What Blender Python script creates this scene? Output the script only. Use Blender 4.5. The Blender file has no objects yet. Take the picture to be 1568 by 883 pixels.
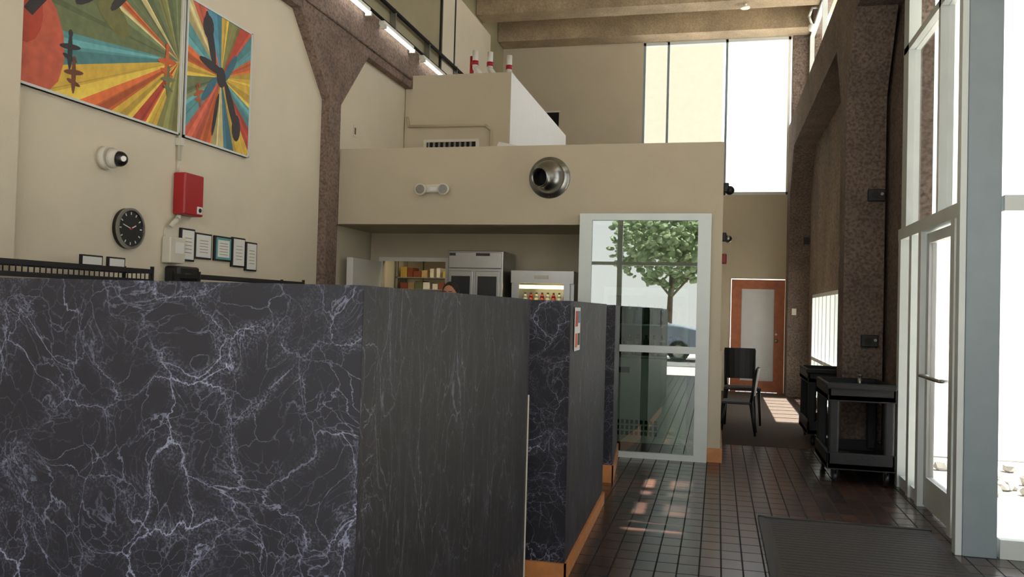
import bpy, bmesh, math, random
from mathutils import Vector, Matrix
random.seed(4)
def lin(c):
    r=[]
    for v in c:
        v=v/255.0
        r.append(v/12.92 if v<=0.04045 else ((v+0.055)/1.055)**2.4)
    return (r[0],r[1],r[2],1.0)
# ---------------------------------------------------------------- materials
def newmat(name):
    m=bpy.data.materials.new(name); m.use_nodes=True
    nt=m.node_tree; b=nt.nodes['Principled BSDF']
    return m,nt,b
def N(nt,t,**kw):
    n=nt.nodes.new(t)
    for k,v in kw.items(): setattr(n,k,v)
    return n
def mat(name,col,rough=0.5,metal=0.0,var=0.08,scale=6.0,bump=0.0,bscale=60.0,emit=None,estr=0.0,detail=4.0):
    m,nt,b=newmat(name)
    tc=N(nt,'ShaderNodeTexCoord')
    no=N(nt,'ShaderNodeTexNoise'); no.inputs['Scale'].default_value=scale; no.inputs['Detail'].default_value=detail
    nt.links.new(tc.outputs['Object'],no.inputs['Vector'])
    rp=N(nt,'ShaderNodeValToRGB')
    c=lin(col)
    lo=tuple(max(0,x*(1-var)) for x in c[:3])+(1,); hi=tuple(min(1,x*(1+var)) for x in c[:3])+(1,)
    rp.color_ramp.elements[0].position=0.3; rp.color_ramp.elements[1].position=0.7
    rp.color_ramp.elements[0].color=lo; rp.color_ramp.elements[1].color=hi
    nt.links.new(no.outputs['Fac'],rp.inputs['Fac']); nt.links.new(rp.outputs['Color'],b.inputs['Base Color'])
    b.inputs['Roughness'].default_value=rough; b.inputs['Metallic'].default_value=metal
    if bump>0:
        n2=N(nt,'ShaderNodeTexNoise'); n2.inputs['Scale'].default_value=bscale; n2.inputs['Detail'].default_value=3
        nt.links.new(tc.outputs['Object'],n2.inputs['Vector'])
        bp=N(nt,'ShaderNodeBump'); bp.inputs['Strength'].default_value=bump; bp.inputs['Distance'].default_value=0.01
        nt.links.new(n2.outputs['Fac'],bp.inputs['Height']); nt.links.new(bp.outputs['Normal'],b.inputs['Normal'])
    if emit:
        b.inputs['Emission Color'].default_value=lin(emit); b.inputs['Emission Strength'].default_value=estr
    return m
def glassmat(name,refl=0.1,tint=(255,255,255),rough=0.0):
    m=bpy.data.materials.new(name); m.use_nodes=True; nt=m.node_tree
    nt.nodes.remove(nt.nodes['Principled BSDF']); out=nt.nodes['Material Output']
    tr=N(nt,'ShaderNodeBsdfTransparent'); tr.inputs['Color'].default_value=lin(tint)
    gl=N(nt,'ShaderNodeBsdfGlossy'); gl.inputs['Roughness'].default_value=rough
    mx=N(nt,'ShaderNodeMixShader')
    lw=N(nt,'ShaderNodeLayerWeight'); lw.inputs['Blend'].default_value=0.25
    mr=N(nt,'ShaderNodeMapRange'); mr.inputs['To Min'].default_value=refl; mr.inputs['To Max'].default_value=min(1,refl+0.4)
    nt.links.new(lw.outputs['Fresnel'],mr.inputs['Value']); nt.links.new(mr.outputs['Result'],mx.inputs['Fac'])
    nt.links.new(tr.outputs[0],mx.inputs[1]); nt.links.new(gl.outputs[0],mx.inputs[2]); nt.links.new(mx.outputs[0],out.inputs['Surface'])
    return m
def concrete(name,col,bumpd=0.012,sc=1.0,con=0.5):
    m,nt,b=newmat(name); L=nt.links.new
    tc=N(nt,'ShaderNodeTexCoord')
    n1=N(nt,'ShaderNodeTexNoise'); n1.inputs['Scale'].default_value=1.6*sc; n1.inputs['Detail'].default_value=10; n1.inputs['Roughness'].default_value=0.65; L(tc.outputs['Object'],n1.inputs['Vector'])
    n2=N(nt,'ShaderNodeTexNoise'); n2.inputs['Scale'].default_value=34*sc; n2.inputs['Detail'].default_value=6; L(tc.outputs['Object'],n2.inputs['Vector'])
    vo=N(nt,'ShaderNodeTexVoronoi'); vo.inputs['Scale'].default_value=26*sc; L(tc.outputs['Object'],vo.inputs['Vector'])
    c=lin(col)
    rp=N(nt,'ShaderNodeValToRGB'); e=rp.color_ramp.elements; e[0].position=0.32; e[0].color=tuple(x*0.7 for x in c[:3])+(1,); e[1].position=0.68; e[1].color=tuple(min(1,x*1.25) for x in c[:3])+(1,)
    L(n1.outputs['Fac'],rp.inputs['Fac'])
    rq=N(nt,'ShaderNodeValToRGB'); e=rq.color_ramp.elements; e[0].position=0.36; k=1-con; e[0].color=(k,k,k,1); e[1].position=0.58; e[1].color=(1.1,1.1,1.1,1); L(n2.outputs['Fac'],rq.inputs['Fac'])
    mx=N(nt,'ShaderNodeMix',data_type='RGBA',blend_type='MULTIPLY'); mx.inputs[0].default_value=0.8; L(rp.outputs[0],mx.inputs[6]); L(rq.outputs[0],mx.inputs[7]); L(mx.outputs[2],b.inputs['Base Color'])
    b.inputs['Roughness'].default_value=0.92
    ad=N(nt,'ShaderNodeMath',operation='ADD'); L(n2.outputs['Fac'],ad.inputs[0]); L(vo.outputs['Distance'],ad.inputs[1])
    bp=N(nt,'ShaderNodeBump'); bp.inputs['Strength'].default_value=0.8; bp.inputs['Distance'].default_value=bumpd; L(ad.outputs[0],bp.inputs['Height']); L(bp.outputs['Normal'],b.inputs['Normal'])
    return m
def marble(name,base,vein,amt=1.0,stretch=(1,1,1),rot=(0,0,0),seed=0.0,wid=1.0):
    m,nt,b=newmat(name); L=nt.links.new
    tc=N(nt,'ShaderNodeTexCoord'); mp=N(nt,'ShaderNodeMapping')
    mp.inputs['Scale'].default_value=stretch; mp.inputs['Rotation'].default_value=rot; mp.inputs['Location'].default_value=(seed,seed*2,seed)
    L(tc.outputs['Object'],mp.inputs['Vector'])
    def warp(src,scale,amount,det=5):
        n=N(nt,'ShaderNodeTexNoise'); n.inputs['Scale'].default_value=scale; n.inputs['Detail'].default_value=det; n.inputs['Roughness'].default_value=0.6
        L(src,n.inputs['Vector'])
        s=N(nt,'ShaderNodeVectorMath',operation='SUBTRACT'); s.inputs[1].default_value=(0.5,0.5,0.5); L(n.outputs['Color'],s.inputs[0])
        k=N(nt,'ShaderNodeVectorMath',operation='SCALE'); k.inputs['Scale'].default_value=amount; L(s.outputs[0],k.inputs[0])
        a=N(nt,'ShaderNodeVectorMath',operation='ADD'); L(src,a.inputs[0]); L(k.outputs[0],a.inputs[1]); return a.outputs[0]
    w0=warp(mp.outputs[0],2.0,0.45,2)
    w=warp(w0,10.0,0.10,8)
    w2=warp(w0,16.0,0.07,8)
    def vein_layer(src,scale,width,mscale,m0,m1,off=0):
        v=N(nt,'ShaderNodeTexVoronoi',feature='DISTANCE_TO_EDGE'); v.inputs['Scale'].default_value=scale; L(src,v.inputs['Vector'])
        r=N(nt,'ShaderNodeMapRange',interpolation_type='SMOOTHSTEP'); r.inputs['From Min'].default_value=0; r.inputs['From Max'].default_value=width*wid
        r.inputs['To Min'].default_value=1; r.inputs['To Max'].default_value=0; L(v.outputs['Distance'],r.inputs['Value'])
        ad=N(nt,'ShaderNodeVectorMath',operation='ADD'); ad.inputs[1].default_value=(off,off,off); L(mp.outputs[0],ad.inputs[0])
        n=N(nt,'ShaderNodeTexNoise'); n.inputs['Scale'].default_value=mscale; n.inputs['Detail'].default_value=5; L(ad.outputs[0],n.inputs['Vector'])
        q=N(nt,'ShaderNodeMapRange'); q.inputs['From Min'].default_value=m0; q.inputs['From Max'].default_value=m1; L(n.outputs['Fac'],q.inputs['Value'])
        x=N(nt,'ShaderNodeMath',operation='MULTIPLY'); L(r.outputs[0],x.inputs[0]); L(q.outputs[0],x.inputs[1]); return x.outputs[0]
    def scl(x,k):
        q=N(nt,'ShaderNodeMath',operation='MULTIPLY'); q.inputs[1].default_value=k; L(x,q.inputs[0]); return q.outputs[0]
    def add(x,y,cl=False):
        q=N(nt,'ShaderNodeMath',operation='ADD',use_clamp=cl); L(x,q.inputs[0]); L(y,q.inputs[1]); return q.outputs[0]
    a=vein_layer(w,5.2,0.013,3.0,0.38,0.62)
    c=vein_layer(w2,10.5,0.021,4.5,0.38,0.66,3)
    e=vein_layer(w2,22.0,0.042,6,0.43,0.70,7)
    h=vein_layer(w,5.2,0.17,3.4,0.40,0.70,0)
    sp=N(nt,'ShaderNodeTexNoise'); sp.inputs['Scale'].default_value=190; sp.inputs['Detail'].default_value=3; L(tc.outputs['Object'],sp.inputs['Vector'])
    spr=N(nt,'ShaderNodeMapRange'); spr.inputs['From Min'].default_value=0.46; spr.inputs['From Max'].default_value=0.7; spr.inputs['To Max'].default_value=0.45; L(sp.outputs['Fac'],spr.inputs['Value'])
    hh=N(nt,'ShaderNodeMath',operation='MULTIPLY'); L(h,hh.inputs[0]); L(spr.outputs[0],hh.inputs[1])
    t=add(add(scl(a,0.85),scl(c,0.52)),add(scl(e,0.30),hh.outputs[0]),True)
    t=scl(t,amt)
    mx=N(nt,'ShaderNodeMix',data_type='RGBA'); mx.inputs[6].default_value=lin(base); mx.inputs[7].default_value=lin(vein)
    L(t,mx.inputs[0]); L(mx.outputs[2],b.inputs['Base Color'])
    b.inputs['Roughness'].default_value=0.5; b.inputs['Specular IOR Level'].default_value=0.3
    return m
def tilemat(name):
    m,nt,b=newmat(name); L=nt.links.new
    tc=N(nt,'ShaderNodeTexCoord')
    br=N(nt,'ShaderNodeTexBrick',offset=0.0,squash=1.0)
    br.inputs['Scale'].default_value=1.0; br.inputs['Brick Width'].default_value=0.125; br.inputs['Row Height'].default_value=0.19
    br.inputs['Mortar Size'].default_value=0.005; br.inputs['Mortar Smooth'].default_value=0.1
    br.inputs['Color1'].default_value=lin((102,72,60)); br.inputs['Color2'].default_value=lin((58,50,48)); br.inputs['Mortar'].default_value=lin((18,16,16))
    L(tc.outputs['Object'],br.inputs['Vector'])
    n=N(nt,'ShaderNodeTexNoise'); n.inputs['Scale'].default_value=1.2; n.inputs['Detail'].default_value=5; L(tc.outputs['Object'],n.inputs['Vector'])
    mx=N(nt,'ShaderNodeMix',data_type='RGBA',blend_type='MULTIPLY'); mx.inputs[0].default_value=0.85
    L(br.outputs['Color'],mx.inputs[6]); L(n.outputs['Fac'],mx.inputs[7]); L(mx.outputs[2],b.inputs['Base Color'])
    rr=N(nt,'ShaderNodeMapRange'); rr.inputs['To Min'].default_value=0.24; rr.inputs['To Max'].default_value=0.8; L(br.outputs['Fac'],rr.inputs['Value']); L(rr.outputs[0],b.inputs['Roughness'])
    b.inputs['Specular IOR Level'].default_value=0.4
    bp=N(nt,'ShaderNodeBump'); bp.inputs['Strength'].default_value=0.5; bp.inputs['Distance'].default_value=0.004; bp.invert=True
    L(br.outputs['Fac'],bp.inputs['Height']); L(bp.outputs['Normal'],b.inputs['Normal'])
    return m
M={}
M['wall']=mat('beige_wall_paint',(216,208,188),0.75,var=0.03,scale=2,bump=0.25,bscale=90)
M['wall_shaded']=mat('shaded_wall_paint',(192,182,161),0.75,var=0.03,scale=2,bump=0.25,bscale=90)  # wall paint copy, its colour darkened for walls backlit by the windows
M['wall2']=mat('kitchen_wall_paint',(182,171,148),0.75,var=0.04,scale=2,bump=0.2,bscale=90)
M['khaki']=mat('khaki_panel_paint',(158,152,124),0.35,var=0.12,scale=1.5)
M['conc']=concrete('brown_concrete',(130,112,102))
M['concr']=concrete('backlit_brown_concrete',(120,105,96),0.016,1.0,0.55)  # concrete copy with the right side's backlight shade in its colour
M['conc2']=concrete('rough_block_concrete',(128,113,101),0.03,0.6,0.6)
M['ceil']=mat('ceiling_paint',(186,171,142),0.8,var=0.08,scale=3)
M['beam']=concrete('ceiling_beam_concrete',(164,148,124),0.005,1.0,0.22)
M['tile']=tilemat('quarry_tile')
M['carpet']=mat('brown_carpet',(84,72,62),0.95,var=0.2,scale=30,bump=0.6,bscale=200)
M['rubber']=mat('rubber_mat',(46,42,42),0.5,var=0.15,scale=12,bump=0.5,bscale=120)
M['rubber_edge']=mat('rubber_mat_edge',(24,23,24),0.5)
M['alu']=mat('white_aluminium',(206,214,214),0.4,metal=0.1,var=0.03)
M['alu_g']=mat('greyblue_aluminium',(134,148,155),0.45,metal=0.2,var=0.04)
M['white']=mat('white_paint',(226,226,220),0.5,var=0.02)
M['offw']=mat('offwhite_plastic',(212,208,194),0.45,var=0.03)
M['black']=mat('black_plastic',(22,22,24),0.45,var=0.15,scale=20)
M['dark']=mat('dark_void',(12,12,12),0.9)
M['cart']=mat('black_cart_plastic',(22,23,27),0.65,var=0.2,scale=15,bump=0.2)
M['steel']=mat('stainless_steel',(160,160,158),0.3,metal=0.9,var=0.05)
M['galv']=mat('galvanised_metal',(150,152,152),0.3,metal=1.0,var=0.1,scale=20)
M['wood']=mat('orange_wood',(190,126,72),0.45,var=0.18,scale=12)
M['doorwood']=mat('door_wood',(170,100,62),0.45,var=0.15,scale=10)
M['frost']=mat('door_blind',(222,224,226),0.6,var=0.03)
M['red']=mat('red_enamel',(168,26,34),0.4,var=0.05)
M['paper']=mat('paper',(226,228,226),0.7,var=0.02)
M['glass']=glassmat('window_glass',0.04)
M['glassr']=glassmat('partition_glass',0.22,(218,232,226))
M['marbleA']=marble('black_marble_laminate',(33,32,40),(168,172,198),0.72,(1,1,1.0),(0,0.5,0),1.3)
M['marbleB']=marble('black_marble_laminate_side',(31,30,35),(150,155,178),0.52,(1.0,1.5,0.55),(0.35,0,0),3.7,1.4)
M['exground']=mat('exterior_concrete',(198,192,182),0.9,var=0.08,scale=3)
M['asphalt']=mat('asphalt',(120,118,116),0.9,var=0.1)
M['exwall']=mat('exterior_stucco',(164,158,142),0.9,var=0.03)
M['leaf']=mat('foliage',(136,152,112),0.7,var=0.4,scale=9)
M['bark']=mat('bark',(110,92,74),0.9,var=0.3)
M['rock']=mat('pale_rock',(150,150,146),0.9,var=0.3)
M['carblue']=mat('car_paint',(140,150,166),0.25,metal=0.3)
M['carglass']=mat('car_glass',(30,36,44),0.1)
M['lamp']=mat('fluorescent_tube',(255,255,250),0.4,emit=(255,252,240),estr=4.0)
M['lampk']=mat('unseen_lamp_diffuser',(255,250,235),0.4,emit=(255,240,205),estr=5.0)
M['fridgelamp']=mat('fridge_lamp',(255,240,200),0.4,emit=(255,232,150),estr=5.0)
def cm(name,c,r=0.6,var=0.1,scale=25): 
    if name not in M: M[name]=mat(name,c,r,var=var,scale=scale)
    return M[name]
for n_,c_ in dict(p_teal=(94,158,162),p_yel=(222,184,72),p_org=(208,104,52),p_red=(190,72,52),p_olv=(138,138,82),p_grn=(112,124,86),p_crm=(208,194,138),p_blu=(70,130,152),p_drk=(50,46,50),p_brn=(112,66,44),p_cor=(204,98,74)).items():
    cm(n_,c_,0.6,0.14,14); cm(n_+'_l',tuple(min(255,int(v*1.13+8)) for v in c_),0.6,0.14,14); cm(n_+'_d',tuple(int(v*0.86) for v in c_),0.6,0.14,14)
# ---------------------------------------------------------------- builder
class B:
    def __init__(s,name): s.name=name; s.bm=bmesh.new(); s.mats=[]
    def mi(s,m):
        if isinstance(m,str): m=M[m]
        if m not in s.mats: s.mats.append(m)
        return s.mats.index(m)
    def _fin(s,vs,m,smooth=False,rot=None,piv=None,bevel=0):
        fs=set()
        if rot is not None:
            bmesh.ops.rotate(s.bm,verts=vs,cent=piv,matrix=rot)
        for v in vs:
            for f in v.link_faces: fs.add(f)
        i=s.mi(m)
        for f in fs: f.material_index=i; f.smooth=smooth
        if bevel>0:
            es=set(e for f in fs for e in f.edges)
            r=bmesh.ops.bevel(s.bm,geom=list(es),offset=bevel,segments=2,affect='EDGES',profile=0.5)
            for f in r['faces']: f.material_index=i
    def box(s,x0,x1,y0,y1,z0,z1,m,bevel=0,rot=None,piv=None):
        vs=[s.bm.verts.new(p) for p in [(x0,y0,z0),(x1,y0,z0),(x1,y1,z0),(x0,y1,z0),(x0,y0,z1),(x1,y0,z1),(x1,y1,z1),(x0,y1,z1)]]
        for q in [(3,2,1,0),(4,5,6,7),(0,1,5,4),(1,2,6,5),(2,3,7,6),(3,0,4,7)]: s.bm.faces.new([vs[i] for i in q])
        s._fin(vs,m,rot=rot,piv=piv,bevel=bevel); return s
    def prism(s,pts,a0,a1,m,axis='z',bevel=0):
        def P(p,a): return {'z':(p[0],p[1],a),'x':(a,p[0],p[1]),'y':(p[0],a,p[1])}[axis]
        lo=[s.bm.verts.new(P(p,a0)) for p in pts]; hi=[s.bm.verts.new(P(p,a1)) for p in pts]
        n=len(pts); fs=[s.bm.faces.new(lo[::-1]),s.bm.faces.new(hi)]
        for i in range(n): fs.append(s.bm.faces.new([lo[i],lo[(i+1)%n],hi[(i+1)%n],hi[i]]))
        bmesh.ops.recalc_face_normals(s.bm,faces=fs)
        s._fin(lo+hi,m,bevel=bevel); return s
    def poly(s,pts,m):
        vs=[s.bm.verts.new(p) for p in pts]; f=s.bm.faces.new(vs); f.material_index=s.mi(m); return s
    def cyl(s,p0,p1,r,m,r2=None,seg=20,smooth=True):
        p0=Vector(p0);p1=Vector(p1); d=p1-p0; r2=r if r2 is None else r2
        q=d.to_track_quat('Z','Y').to_matrix().to_4x4(); q.translation=(p0+p1)/2
        r_=bmesh.ops.create_cone(s.bm,cap_ends=True,segments=seg,radius1=r,radius2=r2,depth=d.length,matrix=q)
        s._fin(r_['verts'],m)
        if smooth:
            for v in r_['verts']:
                for f in v.link_faces:
                    if len(f.verts)==4: f.smooth=True
        return s
    def tube(s,pts,r,m,seg=10):
        for a,b in zip(pts[:-1],pts[1:]): s.cyl(a,b,r,m,seg=seg)
        for p in pts[1:-1]: s.sph(p,r,(1,1,1),m,8)
        return s
    def sph(s,c,r,sc,m,seg=20,rot=None):
        mt=Matrix.Translation(Vector(c))@(rot.to_4x4() if rot else Matrix.Identity(4))@Matrix.Diagonal((r*sc[0],r*sc[1],r*sc[2],1))
        r_=bmesh.ops.create_uvsphere(s.bm,u_segments=seg,v_segments=max(6,seg//2),radius=1,matrix=mt)
        s._fin(r_['verts'],m,smooth=True); return s
    def lathe(s,c,axis,prof,m,seg=40):
        ax=Vector(axis).normalized(); q=ax.to_track_quat('Z','Y').to_matrix(); c=Vector(c); rows=[]
        for r,h in prof:
            rows.append([s.bm.verts.new(c+q@Vector((r*math.cos(2*math.pi*i/seg),r*math.sin(2*math.pi*i/seg),h))) for i in range(seg)])
        fs=[]
        for A,Bq in zip(rows[:-1],rows[1:]):
            for i in range(seg): fs.append(s.bm.faces.new([A[i],A[(i+1)%seg],Bq[(i+1)%seg],Bq[i]]))
        for f in fs: f.material_index=s.mi(m); f.smooth=True
        return s
    def ring(s,c,axis,r0,r1,th,m,seg=36):
        ax=Vector(axis).normalized(); q=ax.to_track_quat('Z','Y').to_matrix()
        vs=[];c=Vector(c)
        for i in range(seg):
            a=2*math.pi*i/seg; d=q@Vector((math.cos(a),math.sin(a),0))
            vs.append([s.bm.verts.new(c+d*r0),s.bm.verts.new(c+d*r1),s.bm.verts.new(c+d*r1+ax*th),s.bm.verts.new(c+d*r0+ax*th)])
        fs=[]
        for i in range(seg):
            A=vs[i];Bq=vs[(i+1)%seg]
            for k in range(4): fs.append(s.bm.faces.new([A[k],Bq[k],Bq[(k+1)%4],A[(k+1)%4]]))
        bmesh.ops.recalc_face_normals(s.bm,faces=fs)
        for f in fs: f.material_index=s.mi(m)
        return s
    def done(s,parent=None):
        me=bpy.data.meshes.new(s.name)
        xs=[v.co for v in s.bm.verts]
        c=Vector(((min(v.x for v in xs)+max(v.x for v in xs))/2,(min(v.y for v in xs)+max(v.y for v in xs))/2,min(v.z for v in xs)))
        for v in s.bm.verts: v.co-=c
        s.bm.normal_update(); s.bm.to_mesh(me); s.bm.free()
        for m in s.mats: me.materials.append(m)
        o=bpy.data.objects.new(s.name,me); o.location=c; bpy.context.collection.objects.link(o)
        if parent: o.parent=parent
        return o
# ---------------------------------------------------------------- room shell
B('floor').box(-4.5,1.8,-3,17.2,-0.1,0,'tile').box(1.8,4.6,-3,6.05,-0.1,0,'tile').done()
B('carpet').box(0.075,1.24,10.1,16.9,0,0.006,'carpet').done()
B('ground').box(-40,40,-40,60,-0.2,-0.12,'exground').done()
B('wall_left').box(-4.5,-4.3,4.33,17.0,0,4.5,'wall').done()
B('wall_left_entry').box(-4.5,-4.2,-3,4.33,0,7.4,'wall').done()
B('wall_left_upper').box(-4.65,-4.45,4.33,17.0,5.05,7.4,'khaki').done()
b=B('wall_column_left')
def colprof(y0,y1,arm=0.72): return [(y0,0),(y1,0),(y1,3.74),(y1+arm,4.5),(y0-arm,4.5),(y0,3.74)]
b.prism(colprof(8.56,8.84),-4.3,-4.2,'conc',axis='x'); b.done()
b=B('trim_beam_left'); b.box(-4.5,-4.2,4.34,17.0,4.5,5.05,'conc'); b.cyl((-4.19,4.4,4.62),(-4.19,11.0,4.62),0.018,'conc'); b.done()
b=B('cable_conduit')
for x,z,r in ((-4.38,5.25,0.02),(-4.38,5.50,0.028)): b.cyl((x,7.0,z),(x,16.2,z),r,'dark')
for y in (8,9.4,10.8,12.2,13.6): b.box(-4.445,-4.36,y,y+0.03,5.22,5.54,'steel')
b.done()
b=B('trim_clerestory_left')
for y in (12.9,13.6): b.box(-4.45,-4.42,y,y+0.05,5.06,6.8,'black')
b.box(-4.449,-4.43,13.0,15.9,5.06,6.8,'wall'); b.done()
b=B('wall_back')
b.box(-4.5,-1.55,17.0,17.2,0,7.4,'wall_shaded').box(-1.55,1.3,17.0,17.2,2.18,3.80,'wall_shaded').box(-1.55,1.3,17.0,17.2,6.86,7.4,'wall_shaded')
b.box(-1.55,0.24,17,17.2,0,2.18,'wall_shaded').box(1.25,1.3,17,17.2,0,2.18,'wall_shaded').box(1.3,1.85,17,17.2,0,7.4,'concr').done()
b=B('wall_right')
b.box(1.62,1.82,9.7,12.4,0,4.5,'conc2').box(1.62,1.82,16.0,17.0,0,4.5,'conc2').box(1.62,1.82,12.4,16.0,1.87,4.5,'conc2').box(1.62,1.82,12.4,16.0,0,0.08,'conc2')
b.box(1.66,1.86,8.32,9.7,0,4.5,'concr').box(1.6,1.8,5.96,17.0,6.85,7.4,'concr').done()
B('wall_column_right').prism(colprof(9.2,9.6,0.5),1.24,1.62,'concr',axis='x').done()
B('wall_column_right').prism([(16.4,0),(16.98,0),(16.98,4.5),(15.7,4.5),(16.4,3.74)],1.25,1.62,'concr',axis='x').done()
B('trim_beam_right').box(1.25,1.82,6.06,16.98,4.5,5.1,'concr').done()
b=B('ceiling'); b.box(-4.7,3.35,-3,17.4,7.4,7.55,'ceil').box(3.35,4.6,-3,5.9,7.4,7.55,'ceil').done()  # runs past the right wall as an unseen overhang, added to block sun
for i,(y0,y1) in enumerate([(16.5,16.98),(14.9,15.35),(12.6,13.05),(10.0,10.45),(7.0,7.45),(4,4.45)]):
    B('trim_ceiling_beam').box(-4.44,1.59,y0,y1,6.86,7.4,'beam').done()
b=B('wall_front')
b.box(-4.5,-4.2,-3.2,-3.0,0,7.4,'wall').box(-4.2,4.6,-3.2,-3.0,6.2,7.4,'wall')
for x in (-2.4,1.4,4.4): b.box(x,x+0.12,-3.15,-3.05,0,6.2,'alu')
b.box(-4.2,4.6,-3.14,-3.06,2.6,2.68,'alu').done()
B('wall_right_entry').box(4.6,4.8,-3,6.05,0,7.4,'wall').done()
B('wall_vestibule').box(1.83,4.6,5.96,6.06,4.3,7.4,'wall').done()
b=B('window_1'); Y=17.02
for x in (-1.55,-1.08,0.05,1.22): b.box(x,x+0.045,Y,Y+0.08,3.8,6.86,'alu_g' if x<1 else 'white')
b.box(-1.55,1.27,Y,Y+0.08,3.8,3.86,'alu').box(-1.55,1.27,Y,Y+0.08,6.8,6.86,'alu').box(-1.53,1.25,Y+0.035,Y+0.045,3.85,6.82,'glass').done()
b=B('window_2')
for y in (6.1,8.3,10.5,12.7,14.9,16.9): b.box(1.6,1.68,y,y+0.06,5.1,6.85,'alu')
b.box(1.6,1.68,6.1,16.96,5.1,5.16,'alu').box(1.6,1.68,6.1,16.96,6.79,6.85,'alu').done()
b=B('window_3')
for i in range(8):
    y=12.42+i*0.5; b.box(1.63,1.75,y,y+0.06,0.08,1.87,'alu')
b.box(1.63,1.75,12.42,15.98,0.08,0.14,'alu').box(1.63,1.75,12.42,15.98,1.81,1.87,'alu').box(1.63,1.75,12.42,15.98,0.72,0.78,'alu').done()
b=B('door_1'); d=17.0
b.box(0.25,0.36,d-0.03,d+0.08,0,2.16,'doorwood').box(1.13,1.24,d-0.03,d+0.08,0,2.16,'doorwood').box(0.36,1.13,d-0.03,d+0.08,2.08,2.16,'doorwood')
b.box(0.36,0.44,d,d+0.05,0.01,2.08,'doorwood').box(1.05,1.13,d,d+0.05,0.01,2.08,'doorwood').box(0.44,1.05,d,d+0.05,1.98,2.08,'doorwood').box(0.44,1.05,d,d+0.05,0.01,0.22,'doorwood')
b.box(0.44,1.05,d+0.03,d+0.04,0.22,1.98,'frost')
for i in range(44): b.box(0.45,1.04,d+0.012,d+0.026,0.24+i*0.04,0.262+i*0.04,'frost')
b.cyl((1.09,d-0.06,1.0),(1.09,d,1.0),0.02,'steel').sph((1.09,d-0.07,1.0),0.03,(1,1,1),'steel').cyl((1.09,d-0.02,1.12),(1.09,d,1.12),0.02,'steel').done()
b=B('window_4'); X0,X1=1.6,1.7
b.box(1.54,1.74,5.96,6.12,0,4.3,'alu_g',bevel=0.005)
b.box(1.50,1.54,5.97,6.05,0,4.3,'alu',bevel=0.003)
for y,w,m_ in ((6.42,0.10,'alu'),(7.42,0.09,'alu'),(7.76,0.09,'alu'),(8.2,0.1,'alu')):
    b.box(X0-0.02,X1,y,y+w,0,2.2,m_)
b.box(X0-0.02,X1,6.14,8.32,2.2,2.3,'alu')
for y,w in ((6.98,0.06),(8.1,0.2)): b.box(X0,X1,y,y+w,2.3,4.5,'alu')
b.box(X0,X1,6.14,8.32,3.88,3.94,'alu').box(X0,X1,6.12,8.32,4.42,4.5,'alu')
b.box(X0,X1,7.51,7.76,0,0.1,'alu').box(X0,X1,7.85,8.2,0,0.1,'alu').box(X0,X1,6.12,6.42,0,0.1,'alu')
b.box(1.65,1.656,6.12,8.2,2.3,3.88,'glass').box(1.65,1.656,7.85,8.2,0.1,2.2,'glass').box(1.65,1.656,6.12,6.42,0.1,2.2,'glass').done()
b=B('door_2')
b.box(1.62,1.67,6.54,6.62,0.02,2.18,'alu').box(1.62,1.67,7.32,7.40,0.02,2.18,'steel').box(1.62,1.67,6.62,7.32,2.1,2.18,'alu').box(1.62,1.67,6.62,7.32,0.02,0.25,'alu')
b.box(1.64,1.646,6.62,7.32,0.25,2.1,'glass')
b.tube([(1.62,6.7,1.05),(1.56,6.7,1.05),(1.56,7.28,1.05),(1.62,7.28,1.05)],0.014,'steel').done()
b=B('window_5')
b.box(1.76,4.6,5.97,6.05,2.2,2.3,'alu').box(1.76,4.6,5.97,6.05,0,0.12,'alu').box(3.2,3.28,5.97,6.05,0.12,4.3,'alu').box(1.76,4.6,6.0,6.006,0.12,4.3,'glass').done()
b=B('entrance_mat'); b.box(0.35,1.48,3.4,6.53,0.0,0.012,'rubber')
for i in range(48): b.box(0.40,1.44,3.47+i*0.0625,3.49+i*0.0625,0.012,0.0135,'rubber')
b.box(0.32,0.36,3.4,6.56,0,0.018,'rubber_edge').box(0.32,1.49,6.53,6.57,0,0.018,'rubber_edge').done()
# ---------------------------------------------------------------- kitchen shell
B('wall_kitchen_header').box(-4.2,0.03,8.85,9.0,2.39,3.24,'wall_shaded').done()
B('ceiling_kitchen').box(-4.28,-0.08,9.01,12.0,2.39,2.45,'wall2').done()
B('roof_kitchen').box(-4.28,0.03,9.0,16.98,3.1,3.24,'wall_shaded').done()
B('wall_kitchen_side').box(-0.08,0.03,9.05,16.98,0,3.1,'wall_shaded').done()
B('wall_kitchen_post').box(-0.08,0.03,8.85,9.05,1.12,2.39,'wall_shaded').box(-0.12,0.05,8.83,9.05,0,1.12,'wall_shaded').done()
b=B('wall_kitchen_back')
b.box(-4.28,-4.12,10.0,10.1,0,2.39,'wall2').box(-3.27,-0.08,10.0,10.1,0,2.39,'wall2').box(-4.12,-3.27,10.0,10.1,2.05,2.39,'wall2').done()
B('wall_storeroom').box(-4.28,-0.08,12.01,12.1,0,3.1,'wall2').done()
b=B('baseboard_kitchen'); b.box(-0.14,0.07,8.81,8.83,0,0.14,'wood').box(0.05,0.07,8.83,16.9,0.0,0.14,'wood').done()
b=B('door_3'); b.box(-4.2,-4.12,9.12,9.98,0.01,2.03,'white',bevel=0.004); b.cyl((-4.12,9.2,1.0),(-4.05,9.2,1.0),0.02,'steel').sph((-4.04,9.2,1.0),0.03,(1,1,1),'steel'); b.done()
b=B('trim_door_kitchen'); b.box(-4.16,-4.11,9.985,10.0,0,2.09,'offw').box(-3.28,-3.23,9.985,10.0,0,2.09,'offw').box(-4.11,-3.28,9.985,10.0,2.04,2.09,'offw').done()
b=B('unseen_ceiling_lamp'); b.box(-3.9,-3.4,10.15,10.5,2.35,2.385,'lampk').done()
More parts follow.
